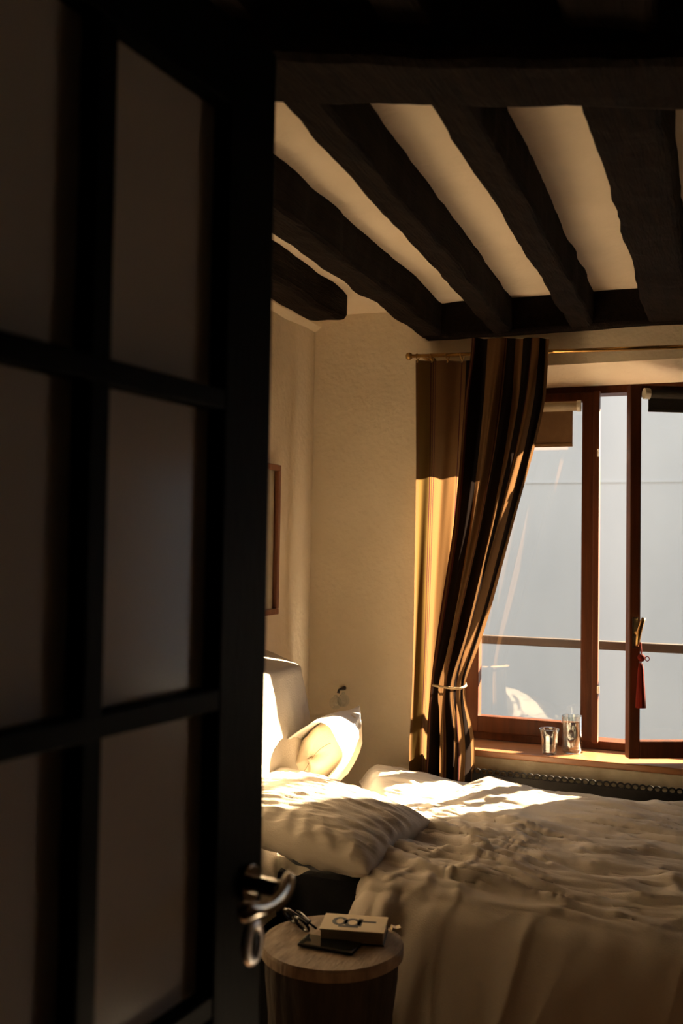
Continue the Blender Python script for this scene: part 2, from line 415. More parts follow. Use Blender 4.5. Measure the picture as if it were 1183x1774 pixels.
# left sash, closed
sash = empty('sash', (0, 0, 0)); sash.parent = win
SL, SR, SB, ST = WL + 0.04, -0.525, WS + 0.028, WT - 0.03
def sbox(name, lo, hi, m=M['wood'], bev=0.005): return Geo().box(lo, hi).build(name, m, parent=sash, bevel=bev, origin=O)
sbox('stile', (SL, VW - 0.035, SB), (SL + 0.052, VW + 0.015, ST))
sbox('stile', (SR - 0.058, VW - 0.035, SB), (SR, VW + 0.015, ST))
sbox('rail', (SL + 0.05, VW - 0.033, SB), (SR - 0.056, VW + 0.013, SB + 0.065))
sbox('rail', (SL + 0.05, VW - 0.033, ST - 0.035), (SR - 0.056, VW + 0.013, ST))
sbox('cover_strip', (SR - 0.012, VW - 0.06, SB), (SR + 0.012, VW - 0.030, ST), bev=0.004)
sbox('pane', (SL + 0.045, VW - 0.006, SB + 0.06), (SR - 0.05, VW - 0.002, ST - 0.03), M['pane'], 0)
for py in (785, 1195):
    c = at_y(1036, py, VW - 0.062); sbox('catch', (c.x - 0.004, c.y - 0.006, c.z - 0.014), (c.x + 0.005, c.y + 0.006, c.z + 0.014), M['white'], 0.002)
# right sash, ajar; local x runs from the free edge to the hinge
HX, HY, LS, PHI = 0.085, VW - 0.01, 0.52, math.radians(27)
free = (HX - LS * math.cos(PHI), HY - LS * math.sin(PHI), 0.762)
sash2 = empty('sash', (free[0] - O[0], free[1] - O[1], free[2] - O[2]), PHI); sash2.parent = win
H2 = 1.345
def s2(name, lo, hi, m=M['wood'], bev=0.004): return Geo().box(lo, hi).build(name, m, parent=sash2, bevel=bev)
s2('stile', (0, 0, 0), (0.040, 0.042, H2)); s2('stile', (LS - 0.045, 0, 0), (LS, 0.042, H2))
s2('rail', (0.039, 0.001, 0), (LS - 0.044, 0.041, 0.062)); s2('rail', (0.039, 0.001, H2 - 0.040), (LS - 0.044, 0.041, H2))
s2('pane', (0.035, 0.022, 0.057), (LS - 0.04, 0.026, H2 - 0.035), M['pane'], 0)
# turning handle on the free stile
g = Geo(); g.box((0.009, -0.006, 0.395), (0.031, 0.0, 0.505)); h = g.build('handle', M['blackmetal'], parent=sash2, bevel=0.003)
Geo().tube([(0.020, -0.004, 0.450), (0.020, -0.030, 0.450)], 0.007, 10).build('handle', M['brass'], parent=sash2, smooth=True)
Geo().tube([(0.014, -0.032, 0.405), (0.018, -0.034, 0.43), (0.022, -0.034, 0.455), (0.032, -0.034, 0.490), (0.038, -0.034, 0.505)], [0.006, 0.008, 0.009, 0.008, 0.007], 12).build('handle', M['brass'], parent=sash2, smooth=True)
# sill board
Geo().box((WL - 0.03, VB - 0.05, WS - 0.028), (WR + 0.03, VW + 0.06, WS - 0.003)).build('window_sill', M['woodh'], parent=win, bevel=0.005, origin=O)
# apron under the sill
struct(Geo().box((WL - 0.02, VB - 0.018, 0.655), (WR + 0.02, VB + 0.002, WS - 0.034)).build('trim_2', M['apron'], bevel=0.003), 'worn cream board under the window sill', 'apron board')

# second window of the same kind, both sashes closed
win2 = struct(empty('window_2', (W2L, VW, W2S)), 'red-brown casement window farther right, outside the picture', 'window')
O2 = (W2L, VW, W2S)
g = Geo()
g.box((W2L, VW - 0.02, W2S), (W2L + 0.045, VW + 0.07, W2T)); g.box((W2R - 0.045, VW - 0.02, W2S), (W2R, VW + 0.07, W2T))
g.box((W2L + 0.045, VW - 0.02, W2S), (W2R - 0.045, VW + 0.07, W2S + 0.05)); g.box((W2L + 0.045, VW - 0.02, W2T - 0.045), (W2R - 0.045, VW + 0.07, W2T))
g.box(((W2L + W2R) / 2 - 0.04, VW - 0.03, W2S + 0.05), ((W2L + W2R) / 2 + 0.04, VW + 0.03, W2T - 0.045))
g.build('window_frame', M['wood'], parent=win2, origin=O2)
for a, b in ((W2L + 0.04, (W2L + W2R) / 2 - 0.035), ((W2L + W2R) / 2 + 0.035, W2R - 0.04)):
    Geo().box((a, VW, W2S + 0.045), (b, VW + 0.004, W2T - 0.04)).build('pane', M['pane'], parent=win2, origin=O2)
Geo().box((W2L - 0.03, VB - 0.05, W2S - 0.002), (W2R + 0.03, VW - 0.02, W2S + 0.022)).build('window_sill', M['woodh'], parent=win2, bevel=0.005, origin=O2)

Geo().tube([(W2L + 0.05, VW - 0.05, W2T - 0.03), (W2R - 0.05, VW - 0.05, W2T - 0.03)], 0.02, 16).build('added_blind_roll', M['blindtube'], parent=win2, smooth=True, origin=O2)  # unseen blind, added to hold back sun through this window
Geo().box((W2L + 0.05, VW - 0.052, 1.88), (W2R - 0.05, VW - 0.050, W2T - 0.03)).build('blind_cloth', M['blind'], parent=win2, origin=O2)  # cloth of the added blind, lowered to shrink the sun patch indoors

# guard rail outside
g = Geo().box((WL - 0.12, 4.14, 1.105), (WR + 0.3, 4.185, 1.140))
rail = g.build('guard_rail', M['rail'], bevel=0.006); tag(rail, 'dark horizontal guard rail outside the window', 'guard rail')

# facade across the courtyard and the ground
g = Geo()
g.box((-9, 9.0, -5), (1.7, 9.4, 7.0))
building = empty('courtyard_building', (-3.6, 9.0, -5))
g.build('wall', M['facade'], parent=building, origin=(-3.6, 9.0, -5))
g = Geo()
p = at_y(1000, 835, 8.98); g.box((-9, 8.994, p.z - 0.008), (1.7, 9.01, p.z + 0.008)); g.build('string_course', M['facade'], parent=building, origin=(-3.6, 9.0, -5))
tag(building, 'blank pale grey facade seen through the window', 'building')
g = Geo()  # outer wall, added near-black to limit sky light and sun bounce on the facade
g.box((-9, VB + 0.20, ZC + 0.12), (6, VB + 0.27, 7.0)); g.box((-9, VB + 0.20, -5.0), (6, VB + 0.27, -0.1))
g.box((-9, VB + 0.20, -0.1), (UL - 0.2, VB + 0.27, ZC + 0.12)); g.box((UR + 0.2, VB + 0.20, -0.1), (6, VB + 0.27, ZC + 0.12))
va, vb = VB + 0.271, VB + 0.30
for u0, u1, z0, z1 in ((UL - 0.25, WL, -0.1, 2.6), (WR, W2L, -0.1, 2.6), (W2R, UR + 0.25, -0.1, 2.6), (WL, WR, -0.1, WS - 0.03), (WL, WR, WT, 2.6), (W2L, W2R, -0.1, W2S), (W2L, W2R, W2T, 2.6)):
    g.box((u0, va, z0), (u1, vb, z1))
struct(g.build('wall_outside', M['outer']), 'unseen outer face of the house, added dark to cut light on the facade', 'wall')
struct(Geo().box((-30, 4.3, -5.1), (30, 40, -5.0)).build('ground', M['street']), 'grey courtyard paving outside', 'ground')

# ------------------------------------------------------------------ the glazed door in the foreground
ed = cdepth(466, 900, 1.30)
DW, DT, DHT = 0.66, 0.045, 2.14
ddir = Vector((0.0925, 0.9957, 0)).normalized(); rz = math.atan2(ddir.y, ddir.x)
hinge = Vector((ed.x, ed.y, 0)) - ddir * DW
door = struct(empty('door_1', (hinge.x, hinge.y, 0.012), rz), 'black painted door with smoked glass panes, standing open', 'door')
def dbox(name, x0, x1, z0, z1, y0=0.0, y1=DT, m=M['doorpaint'], bev=0.004):
    return Geo().box((x0, y0, z0), (x1, y1, z1)).build(name, m, parent=door, bevel=bev)
ST_ = 0.107
dbox('stile', 0, ST_, 0, DHT); dbox('stile', DW - ST_, DW, 0, DHT)
rows = [0.225, 0.577, 0.940, 1.303, 1.666, 2.03]      # edges of the panes (centres of the cross bars)
dbox('rail', ST_, DW - ST_, 0, rows[0]); dbox('rail', ST_, DW - ST_, rows[-1], DHT)
cx = DW / 2
for z in rows[1:-1]:
    dbox('crossbar', ST_, DW - ST_, z - 0.013, z + 0.013, 0.0, DT, bev=0.003)
dbox('muntin', cx - 0.015, cx + 0.015, rows[0], rows[-1], 0.0005, DT - 0.0005, bev=0.003)
for i in range(len(rows) - 1):
    for a, b in ((ST_ - 0.004, cx - 0.011), (cx + 0.011, DW - ST_ + 0.004)):
        dbox('pane', a, b, rows[i] + (0.009 if i else -0.004), rows[i + 1] - (0.009 if i < len(rows) - 2 else -0.004), 0.024, 0.030, M['doorglass'], 0)
# lever and keyhole plate
def door_local(px, py, yl):
    """point on the plane local y = yl of the door under a pixel"""
    n = Vector((-ddir.y, ddir.x, 0)); p0 = hinge + n * yl
    d = ray(px, py); t = (p0 - EYE).dot(n) / d.dot(n); w = EYE + d * t - hinge
    return Vector((w.dot(ddir), w.dot(n), w.z - 0.012))
hd = empty('door_handle', (0, 0, 0)); hd.parent = door
r0 = door_local(440, 1535, 0.0)
kx = 0.622; kz = 1.066
g = Geo()
pts = [(kx + 0.021 * math.cos(a), kz + 0.024 * math.sin(a)) for a in np.linspace(0, 2 * math.pi, 28, endpoint=False)]
g.prism(pts, -0.008, 0.0); g.build('rose', M['nickel'], parent=hd, bevel=0.002)
Geo().tube([(kx, -0.006, kz), (kx, -0.045, kz), (kx - 0.002, -0.052, kz)], [0.011, 0.010, 0.012], 16).build('neck', M['nickel'], parent=hd, smooth=True)
g = Geo()
TT_, KK_ = np.meshgrid(np.linspace(0, 1, 24), np.linspace(0, 2 * math.pi, 20, endpoint=False), indexing='ij')
rr_ = np.sqrt(np.clip(1 - (2 * TT_ - 1) ** 8, 0, 1)) * (0.9 + 0.25 * np.cos(TT_ * 5.5))
g.grid(kx + 0.018 - 0.130 * TT_, -0.054 - 0.012 * np.sin(TT_ * 2.8) + 0.0085 * rr_ * np.cos(KK_), kz + 0.010 - 0.012 * np.sin(TT_ * 3.1) + 0.014 * rr_ * np.sin(KK_), closed_v=True)
g.build('lever', M['nickel'], parent=hd, smooth=True)
e0 = door_local(437, 1633, 0.0)
es = empty('keyhole_plate', (0, 0, 0)); es.parent = door
g = Geo(); N = 32
ring = []
for k in range(N):
    a = 2 * math.pi * k / N; ring.append((math.cos(a), math.sin(a)))
prof = [(0.0235, 0.029, 0.0), (0.0235, 0.029, -0.002), (0.020, 0.026, -0.0055), (0.011, 0.019, -0.006), (0.0085, 0.0165, -0.004), (0.0085, 0.0165, 0.0)]
A, B = np.meshgrid(np.arange(len(prof)), np.arange(N), indexing='ij')
pr = np.array(prof); rg = np.array(ring)
g.grid(e0.x + pr[A, 0] * rg[B, 0], pr[A, 2], e0.z + pr[A, 1] * rg[B, 1], closed_v=True)
g.build('plate', M['satin'], parent=es, smooth=True)
g = Geo(); g.prism([(e0.x + 0.0088 * c, e0.z + 0.017 * s) for c, s in ring], -0.002, -0.0002); g.build('keyhole', M['ink'], parent=es)

# ------------------------------------------------------------------ curtain rod and curtain
RV = 3.655
r0 = at_y(712, 617, RV); r1 = at_y(1183, 601, RV); rdir = (r1 - r0)
rod = empty('curtain_rod', tuple(r0)); ro = tuple(r0)
Geo().tube([r0, r0 + rdir * 1.35], 0.0075, 12).build('rod', M['brass'], parent=rod, smooth=True, origin=ro)
Geo().lathe([(0.004, -0.014), (0.011, -0.010), (0.014, 0.0), (0.011, 0.010), (0.004, 0.014)], tuple(r0 - rdir.normalized() * 0.008), 16).build('finial', M['brass'], parent=rod, smooth=True, origin=ro)
bp = r0 + rdir * 0.045
Geo().tube([bp, (bp.x, VB - 0.004, bp.z - 0.004)], 0.006, 10).build('bracket', M['brass'], parent=rod, smooth=True, origin=ro)
Geo().tube([(bp.x, VB - 0.010, bp.z - 0.004), (bp.x, VB + 0.002, bp.z - 0.004)], 0.022, 16).build('wall_rosette', M['brass'], parent=rod, smooth=True, origin=ro)
tag(rod, 'thin brass curtain rod over the window', 'curtain rod')

curt = empty('curtain', tuple(at_y(765, 1600, 3.66))); co = tuple(curt.location)
tag(curt, 'long brown striped curtain tied back beside the window', 'curtain')
def sheet(name, Ly, L, Ry, R, vfun, m, y0, y1, ns=150, nr=220, off=None):
    PY, S = np.meshgrid(np.linspace(y0, y1, nr), np.linspace(0, 1, ns), indexing='ij')
    Lx = pl(Ly, L, PY); Rx = pl(Ry, R, PY)
    # smooth the polylines
    k = np.hanning(25); k /= k.sum()
    def sm(a):
        c = a[:, 0]; c = np.convolve(np.pad(c, 12, mode='edge'), k, 'valid'); return np.repeat(c[:, None], ns, 1)
    Lx = sm(Lx); Rx = sm(Rx)
    PX = Lx + (Rx - Lx) * S
    V = vfun(PY, S)
    X = np.empty_like(PX); Z = np.empty_like(PX)
    cr = np.array(CAMROT)
    dx = (PX - 591.5) / FPX; dy = (887 - PY) / FPX
    base = 3.64
    D = [cr[i, 0] * dx + cr[i, 1] * dy - cr[i, 2] for i in range(3)]
    t = base / D[1]
    X = D[0] * t; Z = EYE.z + D[2] * t
    g = Geo(); g.grid(X, V, Z)
    return g.build(name, m, parent=curt, smooth=True, uv=np.stack([S.ravel(), 1 - (PY.ravel() - y0) / (y1 - y0)], 1), origin=co)

OL, OR_, BK, BR, LN = (0.105, 0.064, 0.020), (0.115, 0.061, 0.025), (0.010, 0.007, 0.006), (0.115, 0.060, 0.026), (0.05, 0.016, 0.016)
m_back = curtain_mat('striped_curtain_back_cloth', [(0.0, BR), (0.05, OL), (0.20, LN), (0.215, OL), (0.235, LN), (0.25, OR_), (0.27, LN), (0.285, OR_), (0.66, LN), (0.675, OR_), (0.74, BK), (0.80, LN), (0.815, OL), (0.85, LN), (0.87, BK)], 0.58)
m_front = curtain_mat('striped_curtain_front_cloth', [(0.0, LN), (0.012, BR), (0.03, LN), (0.045, BK), (0.19, BR), (0.43, LN), (0.445, BR), (0.455, BK), (0.56, BR), (0.66, BK), (0.78, LN), (0.79, BR), (0.885, BK), (0.95, BR)], 0.25)
def v_back(PY, S):
    a = 0.009 + 0.006 * sstep(700, 1300, PY)
    return 3.675 - a * np.sin(2 * np.pi * (2.6 * S + 0.15 + 0.04 * np.sin(PY / 170.0))) - 0.0015 * np.sin(2 * np.pi * 6.3 * S + PY / 90.0) * sstep(640, 760, PY)
def v_front(PY, S):
    tie = np.exp(-((PY - 1192) / 55.0) ** 2)
    a = (0.030 * sstep(590, 720, PY) + 0.012) * (1 - 0.75 * tie)
    f = np.sin(2 * np.pi * (2.45 * S + 0.30)) + 0.35 * np.sin(2 * np.pi * (6.1 * S + 0.2) + PY / 140.0)
    return 3.615 - 0.012 * tie - a * f
sheet('back_panel', [620, 800, 1000, 1100, 1200, 1290, 1600], [716, 717, 714, 713, 711, 706, 704],
      [620, 800, 1000, 1200, 1340, 1600], [835, 822, 806, 785, 785, 790], v_back, m_back, 622, 1600)
sheet('front_panel', [588, 700, 800, 920, 1040, 1150, 1190, 1240, 1345, 1600], [822, 812, 806, 795, 775, 757, 751, 748, 744, 742],
      [588, 690, 780, 850, 940, 1050, 1120, 1165, 1190, 1230, 1290, 1345, 1600], [953, 945, 925, 905, 880, 850, 828, 812, 805, 811, 820, 818, 816], v_front, m_front, 588, 1600)
# tieback cord
ta = [at_y(750, 1187, 3.59), at_y(760, 1189, 3.565), at_y(780, 1192, 3.555), at_y(797, 1193, 3.56), at_y(807, 1188, 3.60), at_y(806, 1184, 3.65), at_y(780, 1182, 3.68), at_y(755, 1184, 3.65)]
Geo().tube(ta, 0.0045, 10, closed=True).build('tieback', M['cord'], parent=curt, smooth=True, origin=co)
for px in (723, 748, 775, 800):
    c = at_y(px, 617, RV); rr = 0.016
    Geo().tube([(c.x + 0.004 * math.sin(a * 2), c.y + rr * math.cos(a), c.z - 0.008 + rr * math.sin(a)) for a in np.linspace(0, 2 * math.pi, 20, endpoint=False)], 0.0022, 8, closed=True).build('ring', M['brass'], parent=curt, smooth=True, origin=co)

# ------------------------------------------------------------------ roller blinds
tube_l = at_y(1006, 703, VW - 0.065)
bl = empty('roller_blind', (SL + 0.01, VW - 0.065, tube_l.z)); bo = tuple(bl.location)
x0, x1 = SL + 0.012, tube_l.x
Geo().tube([(x0, bo[1], bo[2]), (x1 - 0.012, bo[1], bo[2])], 0.019, 20).build('roll', M['blindtube'], parent=bl, smooth=True, origin=bo)
Geo().tube([(x1 - 0.013, bo[1], bo[2]), (x1, bo[1], bo[2])], 0.022, 20).build('end_cap', M['white'], parent=bl, origin=bo)
bb = at_y(985, 773, VW - 0.065)
Geo().box((x0 + 0.01, bo[1] - 0.002, bb.z), (at_y(992, 740, VW - 0.065).x, bo[1] - 0.0005, bo[2])).build('blind_cloth', M['blind'], parent=bl, origin=bo)
Geo().box((x0 + 0.01, bo[1] - 0.005, bb.z - 0.002), (at_y(992, 740, VW - 0.065).x, bo[1] + 0.003, bb.z + 0.012)).build('hem_bar', M['blind'], parent=bl, bevel=0.002, origin=bo)
tag(bl, 'brown roller blind half lowered on the closed left sash', 'roller blind')
b2 = empty('roller_blind', (free[0], free[1], free[2] + H2 - 0.035), PHI)
Geo().tube([(0.055, -0.022, 0), (LS - 0.05, -0.022, 0)], 0.016, 20).build('roll', M['blinddark'], parent=b2, smooth=True)
Geo().tube([(0.040, -0.022, 0), (0.060, -0.022, 0)], 0.020, 20).build('end_cap', M['white'], parent=b2)
Geo().box((0.062, -0.008, -0.060), (LS - 0.05, -0.0065, 0.0)).build('blind_cloth', M['blinddark'], parent=b2)
Geo().box((0.062, -0.011, -0.063), (LS - 0.05, -0.003, -0.053)).build('hem_bar', M['blinddark'], parent=b2, bevel=0.002)
tag(b2, 'dark rolled-up blind at the top of the ajar right sash', 'roller blind')

# ------------------------------------------------------------------ radiator below the sill
rad = empty('radiator', (-0.5, 3.68, 0.0)); rdo = (-0.5, 3.68, 0.0)
g = Geo()
for k in range(22):
    u = -0.90 + k * 0.043
    g.tube([(u, 3.69, 0.10), (u, 3.69, 0.20), (u, 3.69, 0.52), (u, 3.69, 0.585)], [0.018, 0.021, 0.021, 0.012], 8)
g.box((-0.93, 3.66, 0.09), (0.03, 3.72, 0.13)); g.box((-0.93, 3.66, 0.55), (0.03, 3.72, 0.585))
g.build('columns', M['iron'], parent=rad, origin=rdo)
g = Geo()
for k in range(39):
    u = -0.925 + k * 0.0245
    g.tube([(u + 0.0125 + 0.0115 * math.cos(a), 3.64, 0.681 + 0.010 * math.sin(a)) for a in np.linspace(0, 2 * math.pi, 12, endpoint=False)], 0.0032, 5, closed=True)
g.box((-0.93, 3.634, 0.30), (0.04, 3.646, 0.673))
o = g.build('openwork_screen', M['iron'], parent=rad, origin=rdo)
for s in (-0.91, 0.02):
    Geo().box((s - 0.012, 3.645, 0.0), (s + 0.012, 3.70, 0.12)).build('foot', M['iron'], parent=rad, origin=rdo)
tag(rad, 'black iron radiator with openwork screen below the sill', 'radiator')

# ------------------------------------------------------------------ the bed
bed = empty('bed', (-0.6, 3.0, 0)); bo = (-0.6, 3.0, 0)
HV0, HV1 = 2.50, 3.20
# headboard: padded wedge leaning on the wall
n0, n1 = 60, 40
prof = []
for t in np.linspace(0, 1, n1):           # front face from bottom to top, then over the top to the wall
    if t < 0.72:
        q = t / 0.72; prof.append((-1.27 - 0.15 * (q ** 0.9), 0.42 + 0.67 * q))
    else:
        q = (t - 0.72) / 0.28; a = q * math.pi / 2; prof.append((-1.42 - 0.08 * math.sin(a) - 0.13 * q, 1.09 + 0.065 * math.sin(a * 1.05) - 0.01 * q))
pr = np.array(prof)
VV, TT = np.meshgrid(np.linspace(0, 1, n0), np.arange(n1), indexing='ij')
edge = np.minimum(VV, 1 - VV); rnd = sstep(0, 0.05, edge)
hu = pr[TT, 0] - (1 - rnd) * 0.05 + 0.010 * (fbm(VV * 9, TT / 7.0, 91) - 0.5) * 2 * rnd; hz = pr[TT, 1] - (1 - rnd) * 0.035 * (TT / n1)
hu = np.maximum(hu, -1.645)
hv = HV0 + (HV1 - HV0) * VV
g = Geo(); g.grid(hu, hv, hz)
back = len(g.v)
for i in (0, n0 - 1):                      # end caps towards the wall
    ring_ = [i * n1 + k for k in range(n1)]
    b = len(g.v); v_ = g.v[ring_[0]][1]
    g.v += [(UL + 0.012, v_, 1.10), (UL + 0.012, v_, 0.42)]
    g.f.append(tuple(ring_ + [b, b + 1]) if i == 0 else tuple(reversed(ring_ + [b, b + 1])))
g.build('headboard', M['headcloth'], parent=bed, smooth=True, origin=bo)
Geo().box((-1.64, HV0 + 0.02, 0.03), (-1.30, HV1 - 0.02, 0.45)).build('headboard_base', M['darkcloth'], parent=bed, bevel=0.01, origin=bo)
Geo().box((-1.29, 2.56, 0.08), (0.52, 3.50, 0.40)).build('bed_base', M['darkcloth'], parent=bed, bevel=0.02, origin=bo)
Geo().box((-1.27, 2.66, 0.40), (0.50, 3.49, 0.56)).build('mattress', M['darkcloth'], parent=bed, bevel=0.03, origin=bo)
# top sheet over the mattress
A, B = np.meshgrid(np.linspace(-1.30, 0.48, 120), np.linspace(2.74, 3.49, 90), indexing='ij')
zz = 0.568 + 0.012 * ridge(A * 5, B * 7, 41) + 0.06 * sstep(2.85, 3.25, B) * sstep(-0.75, -1.2, A)
Geo().grid(A, B, zz).build('sheet', M['linen2'], parent=bed, smooth=True, origin=bo)
for (u, v) in ((-1.25, 2.64), (-1.25, 3.42), (0.42, 2.64), (0.42, 3.42)):
    Geo().lathe([(0.022, 0), (0.026, 0.04), (0.028, 0.082)], (u, v, 0), 14).build('leg', M['beam'], parent=bed, origin=bo)
# loose flap of the headboard cover beside the pillow
A, B = np.meshgrid(np.linspace(0, 1, 24), np.linspace(0, 1, 12), indexing='ij')
fa = at_z(484, 1483, 0.63); fb = at_z(538, 1508, 0.60)
X = fa.x + (fb.x - fa.x) * A; Y = fa.y + (fb.y - fa.y) * A; Z = fa.z + (fb.z - fa.z) * A - 0.028 * B * np.sin(np.pi * np.clip(0.25 + 0.75 * A, 0, 1)) + 0.003 * np.sin(A * 9)
Geo().grid(X + 0.02 * B * (1 - A), Y - 0.03 * B * (1 - A), Z).build('cover_flap', M['headcloth'], parent=bed, smooth=True, origin=bo)
tag(bed, 'low bed with padded off-white headboard leaning on the left wall', 'bed')

# duvet
def duvet():
    ctrl = np.array([(3.525, 0.20), (3.53, 0.40), (3.525, 0.58), (3.48, 0.680), (3.36, 0.690), (3.10, 0.672), (2.80, 0.655), (2.56, 0.640), (2.46, 0.600), (2.410, 0.50), (2.400, 0.38), (2.405, 0.25), (2.415, 0.07)])
    for _ in range(3):
        q = ctrl[:-1] * 0.75 + ctrl[1:] * 0.25; r = ctrl[:-1] * 0.25 + ctrl[1:] * 0.75
        ctrl = np.concatenate([ctrl[:1], np.stack([q, r], 1).reshape(-1, 2), ctrl[-1:]])
    seg = np.r_[0, np.cumsum(np.hypot(*np.diff(ctrl, axis=0).T))]
    nt, nu = 360, 400
    s = np.linspace(0, seg[-1], nt); v = np.interp(s, seg, ctrl[:, 0]); z = np.interp(s, seg, ctrl[:, 1])
    tv, tz = np.gradient(v), np.gradient(z); ln = np.hypot(tv, tz); nv, nz = tz / ln, -tv / ln
    uL = np.interp(v, [2.36, 2.45, 2.56, 2.9, 3.2, 3.45, 3.61], [-0.945, -0.945, -0.97, -1.03, -1.17, -1.30, -1.30])
    k = np.hanning(31); k /= k.sum(); uL = np.convolve(np.pad(uL, 15, mode='edge'), k, 'valid')
    uR = 0.62
    T, Q = np.meshgrid(np.arange(nt), np.linspace(0, 1, nu), indexing='ij')
    U = uL[T] + (uR - uL[T]) * Q; V = v[T]; Z = z[T]; Sx = s[T]
    top = sstep(0.52, 0.62, Z)
    front = sstep(2.60, 2.42, V)
    # long creases running along the bed with a slight slant, broken by cross puckers
    wx = U + 0.12 * (fbm(U * 2.0, V * 2.0, 3) - 0.5); wy = V + 0.13 * U + 0.13 * (fbm(U * 2.2 + 5, V * 2.2, 7) - 0.5)
    w1 = ridge(wx * 2.4, wy * 9.0, 11, 3.0)
    w2 = ridge(wx * 2.8, wy * 17.0 + 0.6 * fbm(U * 4, V * 4, 8), 13, 3.0)
    w5 = ridge(wx * 5.5 + wy * 2, wy * 32.0 + 0.7 * fbm(U * 7, V * 7, 6), 14, 2.6)
    w3 = ridge(U * 4 + V * 6, V * 5 - U * 9, 15, 4.0)                 # slanting pulls from the pillow
    w4 = fbm(U * 2.2, V * 3.0, 17)
    calm = (1 - 0.62 * sstep(3.0, 3.15, V) * sstep(-0.35, -0.60, U)) * (0.50 + 0.50 * sstep(2.44, 2.60, V))
    mask = (0.60 + 0.9 * fbm(U * 2.4 + 3, V * 3.0, 19)) * calm
    d = 0.010 * (w4 - 0.5) * 2 + mask * (0.014 * w1 + 0.019 * w2 + 0.010 * w5) + 0.012 * w3 * mask * sstep(-0.45, -0.75, U)
    # rear ridge of the puffed duvet
    rear = sstep(3.10, 3.44, V) * top
    ridge_h = pl([-1.36, -1.21, -1.05, -0.94, -0.90, -0.82, -0.70, -0.60, -0.45, -0.30, 0.6], [0.022, 0.040, 0.022, 0.006, 0.0, 0.030, 0.016, 0.004, 0.0, -0.004, -0.004], U)
    d_top = d + rear * ridge_h - 0.024
    # hanging side: soft vertical drapes
    dr = 0.014 * (fbm(U * 3.0 + 0.6 * (Sx), Sx * 1.0, 23) - 0.5) * 2 + 0.008 * ridge(U * 7 + Sx * 2.0, Sx * 1.4, 25, 3.0) + 0.3 * d
    hang = front * sstep(0.66, 0.56, Z)
    d = d_top * (1 - hang) + dr * hang
    # rounded left hem, right hem
    e = (U - uL[T])
    hemw = 0.055 + 0.02 * (fbm(Sx * 6, U * 0, 29))
    d = d - 0.060 * (1 - sstep(0, 1, e / hemw)) ** 1.5 * top
    Uo = U + 0.030 * (fbm(Sx * 7, Q * 3, 31) - 0.5) * (1 - sstep(0, 0.2, e))
    # the front left corner folds over on itself
    fold = np.exp(-((U + 0.845) / 0.022) ** 2) * hang * sstep(0.36, 0.60, Z)
    d = d + 0.020 * fold
    X = Uo; Y = V + nv[T] * d * -1 * -1; Zo = Z + nz[T] * d
    return X, Y, Zo
X, Y, Z = duvet()
# normals in the path run from the rear over the top to the front: flip if they point inwards
g = Geo(); g.grid(X, Y, Z)
dv = g.build('duvet', M['linen'], smooth=True, origin=(-0.3, 3.0, 0.55))
so = dv.modifiers.new('thickness', 'SOLIDIFY'); so.thickness = 0.012; so.offset = -1
tag(dv, 'rumpled white linen duvet spread over the bed', 'duvet')

# pillows
def pillow_mesh(a, b, c, n, wr, seed, sag=0.0):
    S, T = np.meshgrid(np.linspace(-1, 1, n), np.linspace(-1, 1, n), indexing='ij')
    S = np.sin(S * math.pi / 2); T = np.sin(T * math.pi / 2)
    px = a * S * (1 - 0.07 * (1 - T * T) * 0 - 0.05 * (1 - np.abs(T)) * np.abs(S)); py = b * T * (1 - 0.06 * (1 - np.abs(S)) * np.abs(T))
    prof = np.clip((1 - S ** 2) * (1 - T ** 2), 0, 1) ** 0.42
    ed = np.maximum(np.abs(S), np.abs(T))
    out = []
    for sg in (1, -1):
        w = wr * ridge(S * 1.6 + T * 1.0, T * 6 - S * 2.6, seed + (0 if sg > 0 else 40), 2.2) + 0.4 * wr * ridge(S * 3 + T * 2, T * 14 - S * 6, seed + 3, 2.0)
        w = w + 0.8 * wr * (np.sin(np.arctan2(T, S) * 26 + 6 * fbm(S * 2, T * 2, seed)) * 0.5) * sstep(0.55, 0.9, ed)
        zz = sg * (c * prof + w * np.minimum(1, prof * 2.2))
        out.append((px, py, zz))
    g = Geo(); g.grid(*out[0]); 
    b0 = len(g.f); g.grid(*out[1])
    g.f[b0:] = [tuple(reversed(q)) for q in g.f[b0:]]
    return g
g = pillow_mesh(0.30, 0.205, 0.082, 130, 0.008, 61)
pil = g.build('pillow', M['linen'], smooth=True, weld=0.0008)
pil.location = (-1.19, 2.745, 0.700)
pil.rotation_euler = (math.radians(6), math.radians(8), math.radians(-7))
tag(pil, 'rumpled white pillow lying nearest, half in shadow', 'pillow')

